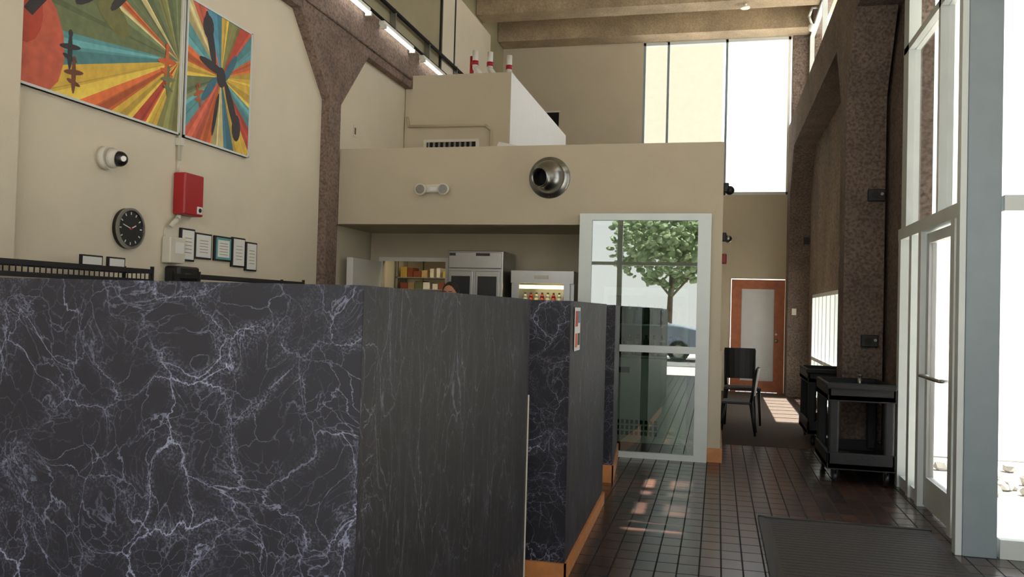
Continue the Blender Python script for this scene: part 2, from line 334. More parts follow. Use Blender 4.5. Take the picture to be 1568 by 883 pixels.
b=B('unseen_ceiling_lamp'); b.box(-2.9,-1.7,10.9,11.2,2.35,2.385,'lampk').done()  # both lamps sit out of sight, added to brighten the kitchen interior
b=B('storage_shelf')
for x in (-4.27,-3.0): 
    for y in (10.85,11.2): b.box(x,x+0.03,y,y+0.03,0,2.2,'steel')
for i,z in enumerate((0.3,0.75,1.2,1.52,1.70,1.86)):
    b.box(-4.27,-2.97,10.85,11.23,z,z+0.015,'steel')
    x=-4.22
    while x<-3.1:
        w=random.uniform(0.04,0.12); h=random.uniform(0.07,0.145)
        c=random.choice([(190,160,110),(215,206,186),(130,62,40),(90,96,60),(190,160,70),(50,42,38),(150,120,86),(220,214,200)])
        b.box(x,x+w,10.9,11.15,z+0.015,z+0.015+h,cm('goods_%d_%d_%d'%c,c)); x+=w+random.choice((0.008,0.01,0.04))
b.done()
# duct enclosure on the roof
b=B('duct_enclosure')
b.box(-4.19,-2.78,11.07,15.3,3.245,4.68,'wall_shaded').box(-4.29,-4.19,11.07,15.3,3.245,4.495,'wall_shaded').box(-2.7805,-2.779,11.075,15.3,3.25,4.675,'white')  # thin white sheet paints the lit right side brighter
b.box(-4.0,-3.2,11.05,11.072,3.5,3.78,'offw').box(-3.95,-3.25,11.04,11.055,3.5,3.74,'dark')
for i in range(9): b.box(-3.93+i*0.075,-3.90+i*0.075,11.03,11.05,3.5,3.74,'galv')
b.tube([(-4.25,11.05,4.1),(-4.22,11.05,3.97),(-3.12,11.05,3.96),(-3.04,11.05,3.89),(-3.04,11.05,3.3)],0.02,'wall2'); b.done()
b=B('roof_vent'); b.prism([(-2.72,3.245),(-2.15,3.245),(-2.25,3.42),(-2.62,3.50)],9.9,10.3,'white',axis='y').box(-2.6,-2.35,9.89,9.9,3.32,3.44,'galv'); b.done()
b=B('wall_hatch'); b.box(-3.5,-3.24,16.96,16.995,5.1,5.5,'dark').box(-3.53,-3.21,16.94,16.97,5.5,5.53,'offw').done()
b=B('sprinkler_pipes')
for i,(x,y) in enumerate(((-3.42,11.9),(-3.22,12.0),(-2.98,12.2))):
    top=5.12
    b.tube([(x,y,4.68),(x,y,4.84),(x-0.12,y,5.0),(x-0.12,y,top+0.13)],0.042,'white',seg=12)
    b.cyl((x-0.12,y,5.04),(x-0.12,y,5.10),0.05,'red'); b.cyl((x,y,4.74),(x,y,4.80),0.05,'red')
b.tube([(-3.62,12.0,4.68),(-3.62,12.0,5.2)],0.03,'red'); b.done()
# ---------------------------------------------------------------- counters
H=1.546
b=B('counter_partition'); xc=-0.873
b.box(-4.2,xc,2.0,2.1,0,H,'marbleA')
b.prism([(xc+0.0008,2.0005),(-0.945,4.3),(-1.045,4.3),(-0.97,2.1005)],0,H-0.0005,'marbleB')
b.box(-1.045,-0.94,4.3,4.312,0,1.05,'offw'); b.done()
b=B('counter_partition')
b.box(-1.5,-0.80,4.69,4.79,0,H,'marbleA'); b.prism([(-0.80,4.7905),(-0.843,6.61),(-0.94,6.61),(-0.90,4.7905)],0,H,'marbleB'); b.prism([(-0.7995,4.6905),(-0.7995,4.7905),(-0.798,4.7905),(-0.798,4.6905)],0,H,'marbleB'); b.done()
b=B('counter_partition')
b.box(-1.5,-0.87,7.44,7.54,0,H,'marbleA'); b.prism([(-0.87,7.54),(-0.97,8.7),(-1.07,8.7),(-0.97,7.54)],0,H,'marbleB'); b.done()
b=B('baseboard_counter')
b.box(-1.5,-0.785,4.672,4.69,0,0.09,'wood').prism([(-0.783,4.672),(-0.826,6.625),(-0.843,6.625),(-0.798,4.672)],0,0.09,'wood').done()
b=B('baseboard_counter')
b.box(-1.5,-0.855,7.42,7.44,0,0.15,'wood').prism([(-0.853,7.42),(-0.955,8.7),(-0.97,8.7),(-0.868,7.42)],0,0.15,'wood'); b.done()
b=B('service_counter')
b.box(-4.1,-1.15,2.12,2.75,0.86,0.9,'steel').box(-4.05,-1.2,2.15,2.7,0.0,0.86,'offw')
b.box(-1.75,-1.06,2.76,4.2,0.86,0.9,'steel').box(-1.7,-1.1,2.8,4.15,0,0.86,'offw').done()
b=B('menu_flyer'); 
def px4(y): return -0.797-(y-4.79)*(0.043/1.82)+0.004
b.prism([(px4(4.80),4.80),(px4(5.02),5.02),(px4(5.02)+0.003,5.02),(px4(4.80)+0.003,4.80)],1.26,1.51,'paper')
for y0,y1,z0,z1,c in ((4.815,4.91,1.40,1.49,'p_red'),(4.92,5.0,1.42,1.49,'p_blu'),(4.815,4.9,1.28,1.36,'p_org'),(4.92,5.0,1.29,1.36,'p_drk')):
    b.prism([(px4(y0)+0.003,y0),(px4(y1)+0.003,y1),(px4(y1)+0.0045,y1),(px4(y0)+0.0045,y0)],z0,z1,c)
b.done()
b=B('glass_partition'); y0,y1=8.76,8.82
b.box(-1.42,-1.29,y0,y1,0,2.5,'alu').box(-0.21,-0.08,y0,y1,0,2.5,'alu').box(-1.29,-0.21,y0,y1,2.43,2.5,'alu').box(-1.29,-0.21,y0,y1,0,0.06,'alu').box(-1.29,-0.21,y0,y1,1.08,1.15,'alu')
b.box(-1.29,-0.21,8.785,8.793,0.06,1.08,'glassr').box(-1.29,-0.21,8.785,8.793,1.15,2.43,'glassr').done()
# ---------------------------------------------------------------- kitchen equipment
b=B('steel_refrigerator')
b.box(-3.0,-2.35,9.22,9.8,0.12,2.13,'steel',bevel=0.01).box(-2.98,-2.37,9.19,9.22,1.93,2.11,'steel',bevel=0.005)
b.box(-2.97,-2.69,9.18,9.22,0.2,1.9,'steel',bevel=0.006).box(-2.66,-2.38,9.18,9.22,0.2,1.9,'steel',bevel=0.006)
b.box(-2.94,-2.72,9.17,9.185,1.2,1.84,'carglass').box(-2.63,-2.41,9.17,9.185,1.2,1.84,'carglass').box(-2.66,-2.5,9.18,9.19,2.07,2.1,'black').box(-2.97,-2.9,9.18,9.19,2.07,2.1,'black')
for x in (-2.95,-2.4): 
    for y in (9.28,9.74): b.cyl((x,y,0),(x,y,0.12),0.025,'black')
for x in (-2.72,-2.63): b.tube([(x,9.17,0.9),(x,9.14,0.9),(x,9.14,1.15),(x,9.17,1.15)],0.008,'steel',8)
b.done()
b=B('beverage_refrigerator')
b.box(-2.29,-1.57,9.9,9.95,0.1,1.92,'steel').box(-2.29,-2.25,9.4,9.9,0.1,1.92,'steel').box(-1.61,-1.57,9.4,9.9,0.1,1.92,'steel').box(-2.25,-1.61,9.4,9.9,1.84,1.92,'offw').box(-2.25,-1.61,9.4,9.9,0.1,0.3,'steel')
b.box(-2.29,-1.57,9.36,9.4,1.78,1.92,'steel').box(-2.02,-1.86,9.35,9.36,1.83,1.87,'offw').box(-2.25,-2.19,9.35,9.4,0.3,1.78,'steel').box(-1.68,-1.61,9.35,9.4,0.3,1.78,'steel')
b.box(-2.2,-1.66,9.42,9.46,1.72,1.76,'fridgelamp').box(-2.25,-1.61,9.3,9.9,0.0,0.1,'black')
cols=[(150,30,30),(180,120,40),(40,90,50),(180,180,170),(50,70,120),(80,36,26)]
for z in (0.35,0.8,1.2,1.5):
    b.box(-2.25,-1.61,9.42,9.9,z-0.02,z,'galv')
    for i in range(8):
        x=-2.15+i*0.066; c=cols[(i*3+int(z*10))%6]; mm=cm('bottle_%d_%d_%d'%c,c,0.3)
        b.cyl((x,9.5,z),(x,9.5,z+0.12),0.026,mm,seg=12).cyl((x,9.5,z+0.12),(x,9.5,z+0.16),0.026,mm,r2=0.012,seg=12).cyl((x,9.5,z+0.16),(x,9.5,z+0.18),0.012,'p_drk',seg=10)
b.done()
b=B('display_cooler')
b.box(-1.2,-0.3,9.75,9.8,0.1,1.75,'offw').box(-1.2,-1.16,9.15,9.75,0.1,1.75,'offw').box(-0.34,-0.3,9.15,9.75,0.1,1.75,'offw').box(-1.16,-0.34,9.15,9.75,1.66,1.75,'offw')
b.box(-1.2,-0.3,9.12,9.15,0.1,1.0,'offw',bevel=0.01).box(-1.16,-0.34,9.15,9.75,0.1,1.0,'offw').box(-1.2,-0.3,9.1,9.8,0.0,0.1,'black')
for i in range(10):
    for k in range(3): b.box(-1.08+i*0.05,-1.05+i*0.05,9.112,9.121,0.18+k*0.06,0.22+k*0.06,'dark')
b.box(-1.14,-0.9,9.11,9.121,0.84,0.9,'black')
for z in (1.02,1.36):
    b.box(-1.16,-0.34,9.2,9.75,z-0.02,z,'galv')
    for i in range(9):
        x=-1.1+i*0.088; mm=cm('cooler_bottle_%d'%(i%3),[(120,150,170),(60,80,60),(190,190,180)][i%3],0.2)
        b.cyl((x,9.3,z),(x,9.3,z+0.15),0.033,mm,seg=12).cyl((x,9.3,z+0.15),(x,9.3,z+0.19),0.033,mm,r2=0.015,seg=12).cyl((x,9.3,z+0.19),(x,9.3,z+0.22),0.016,'black',seg=10)
b.done()
# ---------------------------------------------------------------- wall items
def clip(poly,x0,x1,z0,z1):
    def cl(P,f,inter):
        o=[]
        for i in range(len(P)):
            a=P[i];c=P[(i+1)%len(P)]
            if f(a): o.append(a)
            if f(a)!=f(c): o.append(inter(a,c))
        return o
    def ix(v): return lambda a,c:(v,a[1]+(c[1]-a[1])*(v-a[0])/(c[0]-a[0]))
    def iz(v): return lambda a,c:(a[0]+(c[0]-a[0])*(v-a[1])/(c[1]-a[1]),v)
    for f,i in ((lambda p:p[0]>=x0,ix(x0)),(lambda p:p[0]<=x1,ix(x1)),(lambda p:p[1]>=z0,iz(z0)),(lambda p:p[1]<=z1,iz(z1))):
        if len(poly)<3: return []
        poly=cl(poly,f,i)
    return poly
def mural(name,y0,y1,z0,z1,c,wedges,extra):
    b=B(name); X=-4.27
    b.box(-4.299,X-0.002,y0,y1,z0,z1,'alu'); yi0,yi1,zi0,zi1=y0+0.015,y1-0.015,z0+0.015,z1-0.015
    b.box(X-0.002,X,yi0,yi1,zi0,zi1,'p_crm')
    rr=random.Random(7)
    for a0,a1,m in wedges:
        cuts=[0]+sorted(rr.uniform(0.15,0.9) for _ in range(3))+[1]; vs=['','_l','','_d']; k0=rr.randint(0,3)
        for j in range(4):
            b0=a0+(a1-a0)*cuts[j]; b1=a0+(a1-a0)*cuts[j+1]
            P=[c]; n=3
            for k in range(n+1):
                a=math.radians(b0+(b1-b0)*k/n); P.append((c[0]+4*math.cos(a),c[1]+4*math.sin(a)))
            P=clip(P,yi0,yi1,zi0,zi1)
            if len(P)>2: b.poly([(X+0.001,p[0],p[1]) for p in P],m+vs[(j+k0)%4])
    for k,(P,m) in enumerate(extra):
        P=clip(P,yi0,yi1,zi0,zi1)
        if len(P)>2: b.poly([(X+0.002+0.0002*k,p[0],p[1]) for p in P],m)
    for e in ((y0,y1,z0,z0+0.015),(y0,y1,z1-0.015,z1),(y0,y0+0.015,z0,z1),(y1-0.015,y1,z0,z1)): b.box(-4.299,X+0.01,*e,'alu')
    return b.done()
def blob(cy,cz,ry,rz,rot=0,n=14):
    r=math.radians(rot); return [(cy+ry*math.cos(a)*math.cos(r)-rz*math.sin(a)*math.sin(r),cz+ry*math.cos(a)*math.sin(r)+rz*math.sin(a)*math.cos(r)) for a in [2*math.pi*i/n for i in range(n)]]
def bird(cy,cz,s,m,rot=0):
    return [(blob(cy,cz,0.028*s,0.17*s,rot),m),(blob(cy,cz+0.04*s,0.13*s,0.026*s,rot+10),m),(blob(cy,cz-0.06*s,0.09*s,0.022*s,rot-10),m),(blob(cy,cz+0.16*s,0.026*s,0.035*s,rot),m)]
c1=(5.98,3.41)
w1=[(90,112,'p_grn'),(112,126,'p_olv'),(126,140,'p_grn'),(140,146,'p_crm'),(146,158,'p_grn'),(158,163,'p_org'),(163,166,'p_crm'),(166,187,'p_grn'),(187,197,'p_teal'),(197,208,'p_yel'),(208,217,'p_org'),(217,227,'p_yel'),(227,236,'p_red'),(236,246,'p_yel'),(246,270,'p_olv')]
ex1=[(blob(4.45,3.15,0.30,0.38,15),'p_cor'),(blob(4.40,3.3,0.16,0.22,0),'p_red'),([(4.33,2.86),(4.36,2.83),(4.34,3.05),(4.33,3.08)],'p_drk'),([(4.35,2.84),(4.40,2.83),(4.36,3.02)],'paper'),
 ([(4.40,3.30),(4.47,3.27),(4.66,3.50),(4.58,3.55)],'p_drk'),(blob(5.2,3.52,0.10,0.2,60),'p_olv_d'),(blob(5.0,3.62,0.05,0.22,-50),'p_drk'),(blob(5.3,3.7,0.04,0.2,-40),'p_drk')]
ex1+=bird(4.80,3.14,0.75,'p_drk')+bird(4.84,2.98,0.7,'p_brn')+bird(5.82,3.33,0.9,'p_org')+bird(5.84,3.2,0.7,'p_grn')
mural('wall_mural',4.335,6.005,2.82,3.98,c1,w1,ex1)
c2=(6.57,3.44)
cs=['p_yel','p_org','p_teal','p_red','p_olv','p_yel','p_blu','p_cor','p_crm','p_teal','p_org','p_yel','p_grn','p_teal','p_cor','p_org','p_crm','p_blu','p_yel','p_red','p_teal','p_yel']
w2=[];a=0
for i,c in enumerate(cs):
    d=[20,12,16,14,18,12,22,16,15,18,16,14,20,15,17,14,18,14,19,13,18,19][i]; w2.append((a,min(360,a+d),c)); a+=d
    if a>=360: break
ex2=[(blob(6.40,3.72,0.05,0.24,18),'p_drk'),(blob(6.36,3.82,0.08,0.10,0),'p_drk'),(blob(6.75,3.2,0.05,0.26,28),'p_drk'),(blob(6.83,3.05,0.07,0.12,0),'p_drk'),(blob(6.44,3.5,0.2,0.04,-8),'p_drk'),(blob(6.7,3.55,0.04,0.18,-35),'p_blu_d'),(blob(6.57,3.44,0.07,0.09,0),'p_drk'),(blob(6.4,3.3,0.04,0.16,-40),'p_blu_d'),(blob(6.5,3.1,0.025,0.2,-12),'p_drk')]
ex2+=bird(6.25,3.2,0.6,'p_org_d',20)
mural('wall_mural',6.06,7.05,2.82,3.98,c2,w2,ex2)
b=B('conduit_pipe'); b.tube([(-4.275,6.032,4.48),(-4.275,6.032,2.62)],0.014,'offw').box(-4.299,-4.25,6.008,6.058,2.74,2.8,'offw').tube([(-4.275,6.032,2.62),(-4.285,6.032,2.53)],0.008,'offw')
b.done()
b=B('security_camera'); b.cyl((-4.3,5.2,2.49),(-4.24,5.2,2.49),0.085,'offw',seg=28).cyl((-4.24,5.2,2.49),(-4.19,5.21,2.485),0.075,'offw',r2=0.06,seg=28).sph((-4.18,5.215,2.485),0.055,(1,1,1),'black').cyl((-4.15,5.19,2.485),(-4.12,5.18,2.48),0.02,'steel').done()
b=B('wall_clock'); b.cyl((-4.3,5.46,2.01),(-4.26,5.46,2.01),0.15,'black',seg=48).ring((-4.27,5.46,2.01),(1,0,0),0.135,0.152,0.02,'steel',48)
for i in range(12):
    a=math.pi*i/6
    cy,cz=5.46+0.112*math.sin(a),2.01+0.112*math.cos(a)
    b.box(-4.26,-4.258,cy-0.004,cy+0.004,cz-0.010,cz+0.010,'paper',rot=Matrix.Rotation(-a,3,'X'),piv=(-4.26,cy,cz))
for a,l,w in ((1.15,0.06,0.004),(5.0,0.09,0.003)):
    b.box(-4.258,-4.256,5.46-w,5.46+w,2.0,2.01+l,'paper',rot=Matrix.Rotation(-a,3,'X'),piv=(-4.257,5.46,2.01))
b.cyl((-4.26,5.46,2.01),(-4.252,5.46,2.01),0.01,'red').done()
b=B('fire_alarm_box'); b.box(-4.299,-4.19,6.0,6.26,2.18,2.52,'red',bevel=0.012).box(-4.19,-4.185,6.17,6.24,2.2,2.26,'paper').cyl((-4.185,6.205,2.23),(-4.18,6.205,2.23),0.018,'black')
b.tube([(-4.27,6.05,2.18),(-4.26,6.02,2.14),(-4.25,5.95,2.1),(-4.26,5.93,2.07)],0.02,'offw').done()
b=B('wall_phone_box'); b.box(-4.299,-4.22,5.88,6.08,1.78,1.99,'offw',bevel=0.01).box(-4.22,-4.215,5.95,6.05,1.86,1.95,'paper').box(-4.299,-4.28,5.9,5.98,1.99,2.06,'offw').done()
b=B('time_clock'); b.box(-4.299,-4.16,5.92,6.2,1.56,1.76,'black',bevel=0.02).box(-4.16,-4.155,6.0,6.1,1.66,1.7,'p_teal').done()
for y,z,w,h,c in ((6.19,1.945,0.19,0.27,None),(6.41,1.95,0.24,0.22,None),(6.71,1.95,0.26,0.22,'p_teal'),(6.96,1.935,0.21,0.27,None),(7.18,1.91,0.19,0.27,None)):
    b=B('framed_certificate'); b.box(-4.299,-4.275,y-w/2,y+w/2,z-h/2,z+h/2,'black',bevel=0.003).box(-4.276,-4.273,y-w/2+0.015,y+w/2-0.015,z-h/2+0.015,z+h/2-0.015,c or 'paper')
    b.box(-4.274,-4.2725,y-w/2+0.04,y+w/2-0.04,z-h/2+0.035,z+h/2-0.035,'paper')
    for k in range(5): b.box(-4.273,-4.272,y-w/4,y+w/4,z-h/4+k*h/9,z-h/4+k*h/9+0.006,'khaki')
    b.done()
def rack(b,y0,y1,ztop):
    for y in (y0,y1): 
        for x in (-4.13,-3.9): b.cyl((x,y,0),(x,y,ztop+0.02),0.014,'black',seg=8)
    for z in (0.3,0.8,1.25,ztop):
        b.box(-4.14,-4.125,y0,y1,z-0.03,z,'black').box(-3.905,-3.89,y0,y1,z-0.03,z,'black')
        b.box(-4.13,-3.9,y0-0.005,y0+0.005,z-0.03,z,'black').box(-4.13,-3.9,y1-0.005,y1+0.005,z-0.03,z,'black')
        n=int((y1-y0)/0.07)
        for i in range(n): b.cyl((-4.13,y0+0.07*i+0.03,z-0.01),(-3.9,y0+0.07*i+0.03,z-0.01),0.006,'black',seg=6)
b=B('wire_shelf_rack'); rack(b,3.7,5.24,1.70)
for i in range(34): b.cyl((-3.897,3.72+i*0.045,1.63),(-3.897,3.72+i*0.045,1.70),0.004,'black',seg=6)
b.box(-3.905,-3.89,3.7,5.24,1.60,1.63,'black').done()
b=B('wire_shelf_rack'); rack(b,5.8,7.5,1.69); b.done()
for y,w in ((4.86,0.2),(5.1,0.17)):
    b=B('picture_frame'); b.box(-4.1,-4.08,y-w/2,y+w/2,1.701,1.775,'black').box(-4.08,-4.077,y-w/2+0.012,y+w/2-0.012,1.712,1.764,'paper').done()
b=B('wall_outlet'); b.box(-4.299,-4.29,9.40,9.48,3.5,3.64,'offw',bevel=0.003).box(-4.29,-4.288,9.42,9.46,3.53,3.61,'p_brn').done()
b=B('emergency_light'); yb=8.85
b.box(-3.17,-2.93,yb-0.06,yb-0.001,2.735,2.825,'offw',bevel=0.012)
for x in (-3.18,-2.92): b.cyl((x,yb-0.05,2.77),(x,yb-0.13,2.76),0.055,'offw',r2=0.062,seg=24).cyl((x,yb-0.131,2.76),(x,yb-0.137,2.76),0.05,'galv',seg=24)
b.box(-3.09,-3.01,yb-0.063,yb-0.06,2.75,2.79,'paper').done()
b=B('air_diffuser'); c=Vector((-1.77,8.849,2.89))
b.lathe(c,(0,-1,0),[(0.222,0.0),(0.222,0.012),(0.21,0.02),(0.19,0.03),(0.17,0.05)],'galv',56)
d=Vector((-0.42,-0.9,-0.14)).normalized()
R=0.178; cc=c+Vector((0,-0.045,0))
prof=[(R*math.cos(t),R*math.sin(t)) for t in [math.radians(x) for x in range(0,52,6)]]
b.lathe(cc,d,prof+[(0.108,0.155),(0.100,0.172),(0.094,0.172),(0.090,0.14),(0.088,0.05)],'galv',56)
b.cyl(cc+d*0.04,cc+d*0.05,0.089,'dark',seg=40)
for k in range(8):
    a=k*math.pi/4; b.sph(c+Vector((0.2*math.cos(a),-0.018,0.2*math.sin(a))),0.008,(1,1,1),'steel',8)
b.done()
for (x,y,z) in ((1.54,9.2,2.73),(1.5,9.2,1.26)):
    b=B('electrical_box'); b.box(x-0.09,x+0.07,y-0.06,y-0.001,z-0.06,z+0.06,'black',bevel=0.008).cyl((x-0.03,y-0.06,z),(x-0.03,y-0.09,z),0.03,'cart',r2=0.035).cyl((x+0.04,y-0.06,z+0.01),(x+0.04,y-0.07,z+0.01),0.015,'steel').done()
b=B('card_reader'); b.box(1.32,1.40,16.36,16.399,1.5,1.62,'offw',bevel=0.005).done()
b=B('junction_box'); b.box(1.50,1.60,16.34,16.399,2.8,2.93,'black',bevel=0.005).done()
b=B('wall_speaker'); b.box(0.031,0.09,9.5,9.62,2.82,2.92,'black',bevel=0.01).sph((0.10,9.54,2.84),0.05,(1,1,1),'black').done()
b=B('wall_speaker'); b.box(0.031,0.08,10.3,10.42,2.35,2.45,'black',bevel=0.01).sph((0.10,10.35,2.38),0.045,(1,1,1),'steel').done()
b=B('fire_alarm_strobe'); b.box(0.031,0.09,10.6,10.72,2.1,2.22,'red',bevel=0.01).done()
b=B('sprinkler_head'); b.cyl((0.35,15.1,6.86),(0.35,15.1,6.8),0.03,'white').cyl((0.35,15.1,6.8),(0.35,15.1,6.78),0.08,'white').done()
b=B('dome_camera'); b.tube([(1.6,15.6,6.9),(1.5,15.6,6.9),(1.45,15.6,6.75),(1.5,15.6,6.6)],0.02,'white').sph((1.5,15.6,6.55),0.07,(1,1,1),'white').done()
for y0,y1 in ((8.3,9.4),(9.84,10.9),(11.3,12.3)):
    b=B('fluorescent_light'); b.box(-4.199,-4.12,y0,y1,4.99,5.04,'white',bevel=0.006).cyl((-4.13,y0+0.02,4.965),(-4.13,y1-0.02,4.965),0.022,'lamp').box(-4.18,-4.1,y0,y0+0.03,4.94,4.99,'white').box(-4.18,-4.1,y1-0.03,y1,4.94,4.99,'white').done()
# ---------------------------------------------------------------- furniture
def cart(name,x0,x1,y0,y1,h):
    b=B(name); w=0.09
    for z0,z1 in ((0.13,0.28),(h-0.15,h)):
        b.box(x0,x1,y0,y1,z0,z0+0.05,'cart')
        b.box(x0,x1,y0,y0+0.035,z0,z1,'cart',bevel=0.01).box(x0,x1,y1-0.035,y1,z0,z1,'cart',bevel=0.01).box(x0,x0+0.035,y0,y1,z0,z1,'cart',bevel=0.01).box(x1-0.035,x1,y0,y1,z0,z1,'cart',bevel=0.01)
    for x in (x0+0.01,x1-w-0.01):
        for y in (y0+0.01,y1-w-0.01): b.box(x,x+w,y,y+w,0.2,h-0.04,'cart',bevel=0.018)
    b.box(x0-0.02,x1+0.0,y0-0.04,y0+0.05,h-0.04,h+0.012,'cart',bevel=0.015)
    for x in (x0+0.07,x1-0.07):
        for y in (y0+0.07,y1-0.07):
            b.cyl((x,y,0.1),(x,y,0.17),0.018,'steel'); b.cyl((x-0.015,y,0.055),(x+0.015,y,0.055),0.055,'black',seg=24); b.box(x-0.025,x-0.018,y-0.03,y+0.03,0.05,0.12,'cart').box(x+0.018,x+0.025,y-0.03,y+0.03,0.05,0.12,'cart')
    return b
b=cart('utility_cart',0.98,1.555,8.12,9.08,0.89); b.cyl((1.35,8.8,0.79),(1.35,8.8,0.93),0.02,'steel').cyl((1.35,8.8,0.93),(1.35,8.8,0.945),0.03,'steel').done()
o=cart('utility_cart',1.02,1.555,10.3,11.3,0.87).done(); o.location.z+=0.007
def chair(cx,cy,rz,sc=0.92):
    b=B('dining_chair')
    b.prism([(-0.22,-0.2),(0.2,-0.23),(0.2,0.23),(-0.22,0.2)],0.44,0.475,'black',bevel=0.01)
    for s in (-1,1):
        b.cyl((0.18,0.2*s,0.45),(0.22,0.22*s,0),0.022,'black',r2=0.014,seg=12)
        b.cyl((-0.2,0.18*s,0.45),(-0.27,0.21*s,0),0.024,'black',r2=0.015,seg=12)
        b.cyl((-0.2,0.18*s,0.45),(-0.27,0.19*s,0.94),0.022,'black',r2=0.016,seg=12)
    n=6
    for k in range(n):
        t0=-1+2*k/n;t1=-1+2*(k+1)/n
        def bx(t,z): return -0.2-0.07*(z-0.45)/0.49-0.03*(1-t*t)
        z0,z1=0.56,0.96
        P=[(bx(t0,z0),0.19*t0,z0),(bx(t1,z0),0.19*t1,z0),(bx(t1,z1),0.2*t1,z1),(bx(t0,z1),0.2*t0,z1)]
        b.poly(P,'black'); b.poly([(p[0]-0.015,p[1],p[2]) for p in P][::-1],'black')
        b.poly([P[3],P[2],(P[2][0]-0.015,P[2][1],P[2][2]),(P[3][0]-0.015,P[3][1],P[3][2])],'black')
        b.poly([P[1],P[0],(P[0][0]-0.015,P[0][1],P[0][2]),(P[1][0]-0.015,P[1][1],P[1][2])],'black')
    o=b.done(); o.rotation_euler=(0,0,rz); o.scale=(sc,sc,sc); o.location=(cx,cy,0.008); return o
chair(0.29,11.0,math.radians(176),0.86); chair(0.33,12.1,math.radians(-86),1.05)
# ---------------------------------------------------------------- person
pe=bpy.data.objects.new('standing_cook',None); pe.location=(-2.57,8.0,0.012); bpy.context.collection.objects.link(pe)
def bodymat():
    m,nt,bb=newmat('cook_clothes_and_skin'); tc=N(nt,'ShaderNodeTexCoord'); sp=N(nt,'ShaderNodeSeparateXYZ'); nt.links.new(tc.outputs['Object'],sp.inputs[0])
    mr=N(nt,'ShaderNodeMapRange'); mr.inputs['From Max'].default_value=1.8; nt.links.new(sp.outputs['Z'],mr.inputs['Value'])
    rp=N(nt,'ShaderNodeValToRGB'); rp.color_ramp.interpolation='CONSTANT'; e=rp.color_ramp.elements
    e[0].position=0; e[0].color=lin((20,20,20)); e[1].position=0.05; e[1].color=lin((40,42,52))
    for p,c in ((0.53,(70,74,84)),(0.80,(176,124,96))): q=e.new(p); q.color=lin(c)
    nt.links.new(mr.outputs[0],rp.inputs[0]); nt.links.new(rp.outputs[0],bb.inputs['Base Color']); bb.inputs['Roughness'].default_value=0.8; return m
M['skin']=mat('skin',(176,124,96),0.55,var=0.05); M['hair']=mat('dark_hair',(24,18,16),0.6,var=0.3,scale=60)
def skin(name,verts,edges,radii,m,root=0,sub=2):
    me=bpy.data.meshes.new(name); me.from_pydata(verts,edges,[]); o=bpy.data.objects.new(name,me); bpy.context.collection.objects.link(o); o.parent=pe
    md=o.modifiers.new('skin','SKIN'); 
    for i,r in enumerate(radii):
        v=me.skin_vertices[0].data[i]; v.radius=r if isinstance(r,tuple) else (r,r); v.use_root=(i==root)
    s=o.modifiers.new('sub','SUBSURF'); s.levels=sub; s.render_levels=sub; me.materials.append(m); md.use_smooth_shade=True; return o
V=[(0,0,0.95),(0,0,1.12),(0,0,1.32),(0,0,1.42),(0,0.0,1.52)]; R=[(0.16,0.11),(0.15,0.10),(0.17,0.115),(0.10,0.08),(0.055,0.055)]
E=[(0,1),(1,2),(2,3),(3,4)]
for s in (-1,1):
    k=len(V); V+=[(0.10*s,0,0.86),(0.11*s,-0.01,0.48),(0.12*s,0.02,0.09),(0.13*s,-0.14,0.04)]; R+=[0.095,0.062,0.045,0.04]; E+=[(0,k),(k,k+1),(k+1,k+2),(k+2,k+3)]
    k=len(V); V+=[(0.19*s,0,1.38),(0.25*s,0.02,1.10),(0.22*s,-0.18,0.95)]; R+=[0.055,0.042,0.03]; E+=[(2,k),(k,k+1),(k+1,k+2)]
skin('body',V,E,R,bodymat())
for s in (-1,1):
    V=[(0.22*s,-0.18,0.95),(0.21*s,-0.25,0.94)];R=[(0.03,0.022),(0.038,0.018)];E=[(0,1)]
    for i,(dx,l) in enumerate(((-0.03,0.075),(-0.01,0.085),(0.01,0.08),(0.03,0.062))):
        k=len(V);x=0.21*s+dx; V+=[(x,-0.27,0.94),(x,-0.27-l*0.55,0.93),(x,-0.27-l,0.905)]; R+=[0.0095,0.009,0.008]; E+=[(1,k),(k,k+1),(k+1,k+2)]
    k=len(V); V+=[(0.21*s-0.035*s,-0.215,0.935),(0.21*s-0.06*s,-0.25,0.925)]; R+=[0.011,0.009]; E+=[(0,k),(k,k+1)]
    skin('hand',V,E,R,M['skin'])
b=B('head'); b.sph((0,0,1.60),0.1,(0.76,0.92,1.12),'skin',32).sph((0,-0.03,1.545),0.06,(0.9,1,1),'skin',24)
b.prism([(-0.012,1.565),(0.012,1.565),(0.006,1.605),(-0.006,1.605)],-0.115,-0.08,'skin',axis='y')
for s in (-1,1):
    b.sph((0.03*s,-0.083,1.605),0.012,(1,0.7,0.8),'white',12).sph((0.03*s,-0.091,1.605),0.006,(1,0.6,1),'hair',10).box(0.03*s-0.018,0.03*s+0.018,-0.094,-0.084,1.625,1.631,'hair').sph((0.077*s,0.005,1.59),0.03,(0.3,0.6,1),'skin',12)
b.box(-0.022,0.022,-0.092,-0.08,1.532,1.540,'red',bevel=0.002); b.sph((0,0.02,1.632),0.1,(0.84,0.93,0.97),'hair',32)
h=b.done(); h.parent=pe
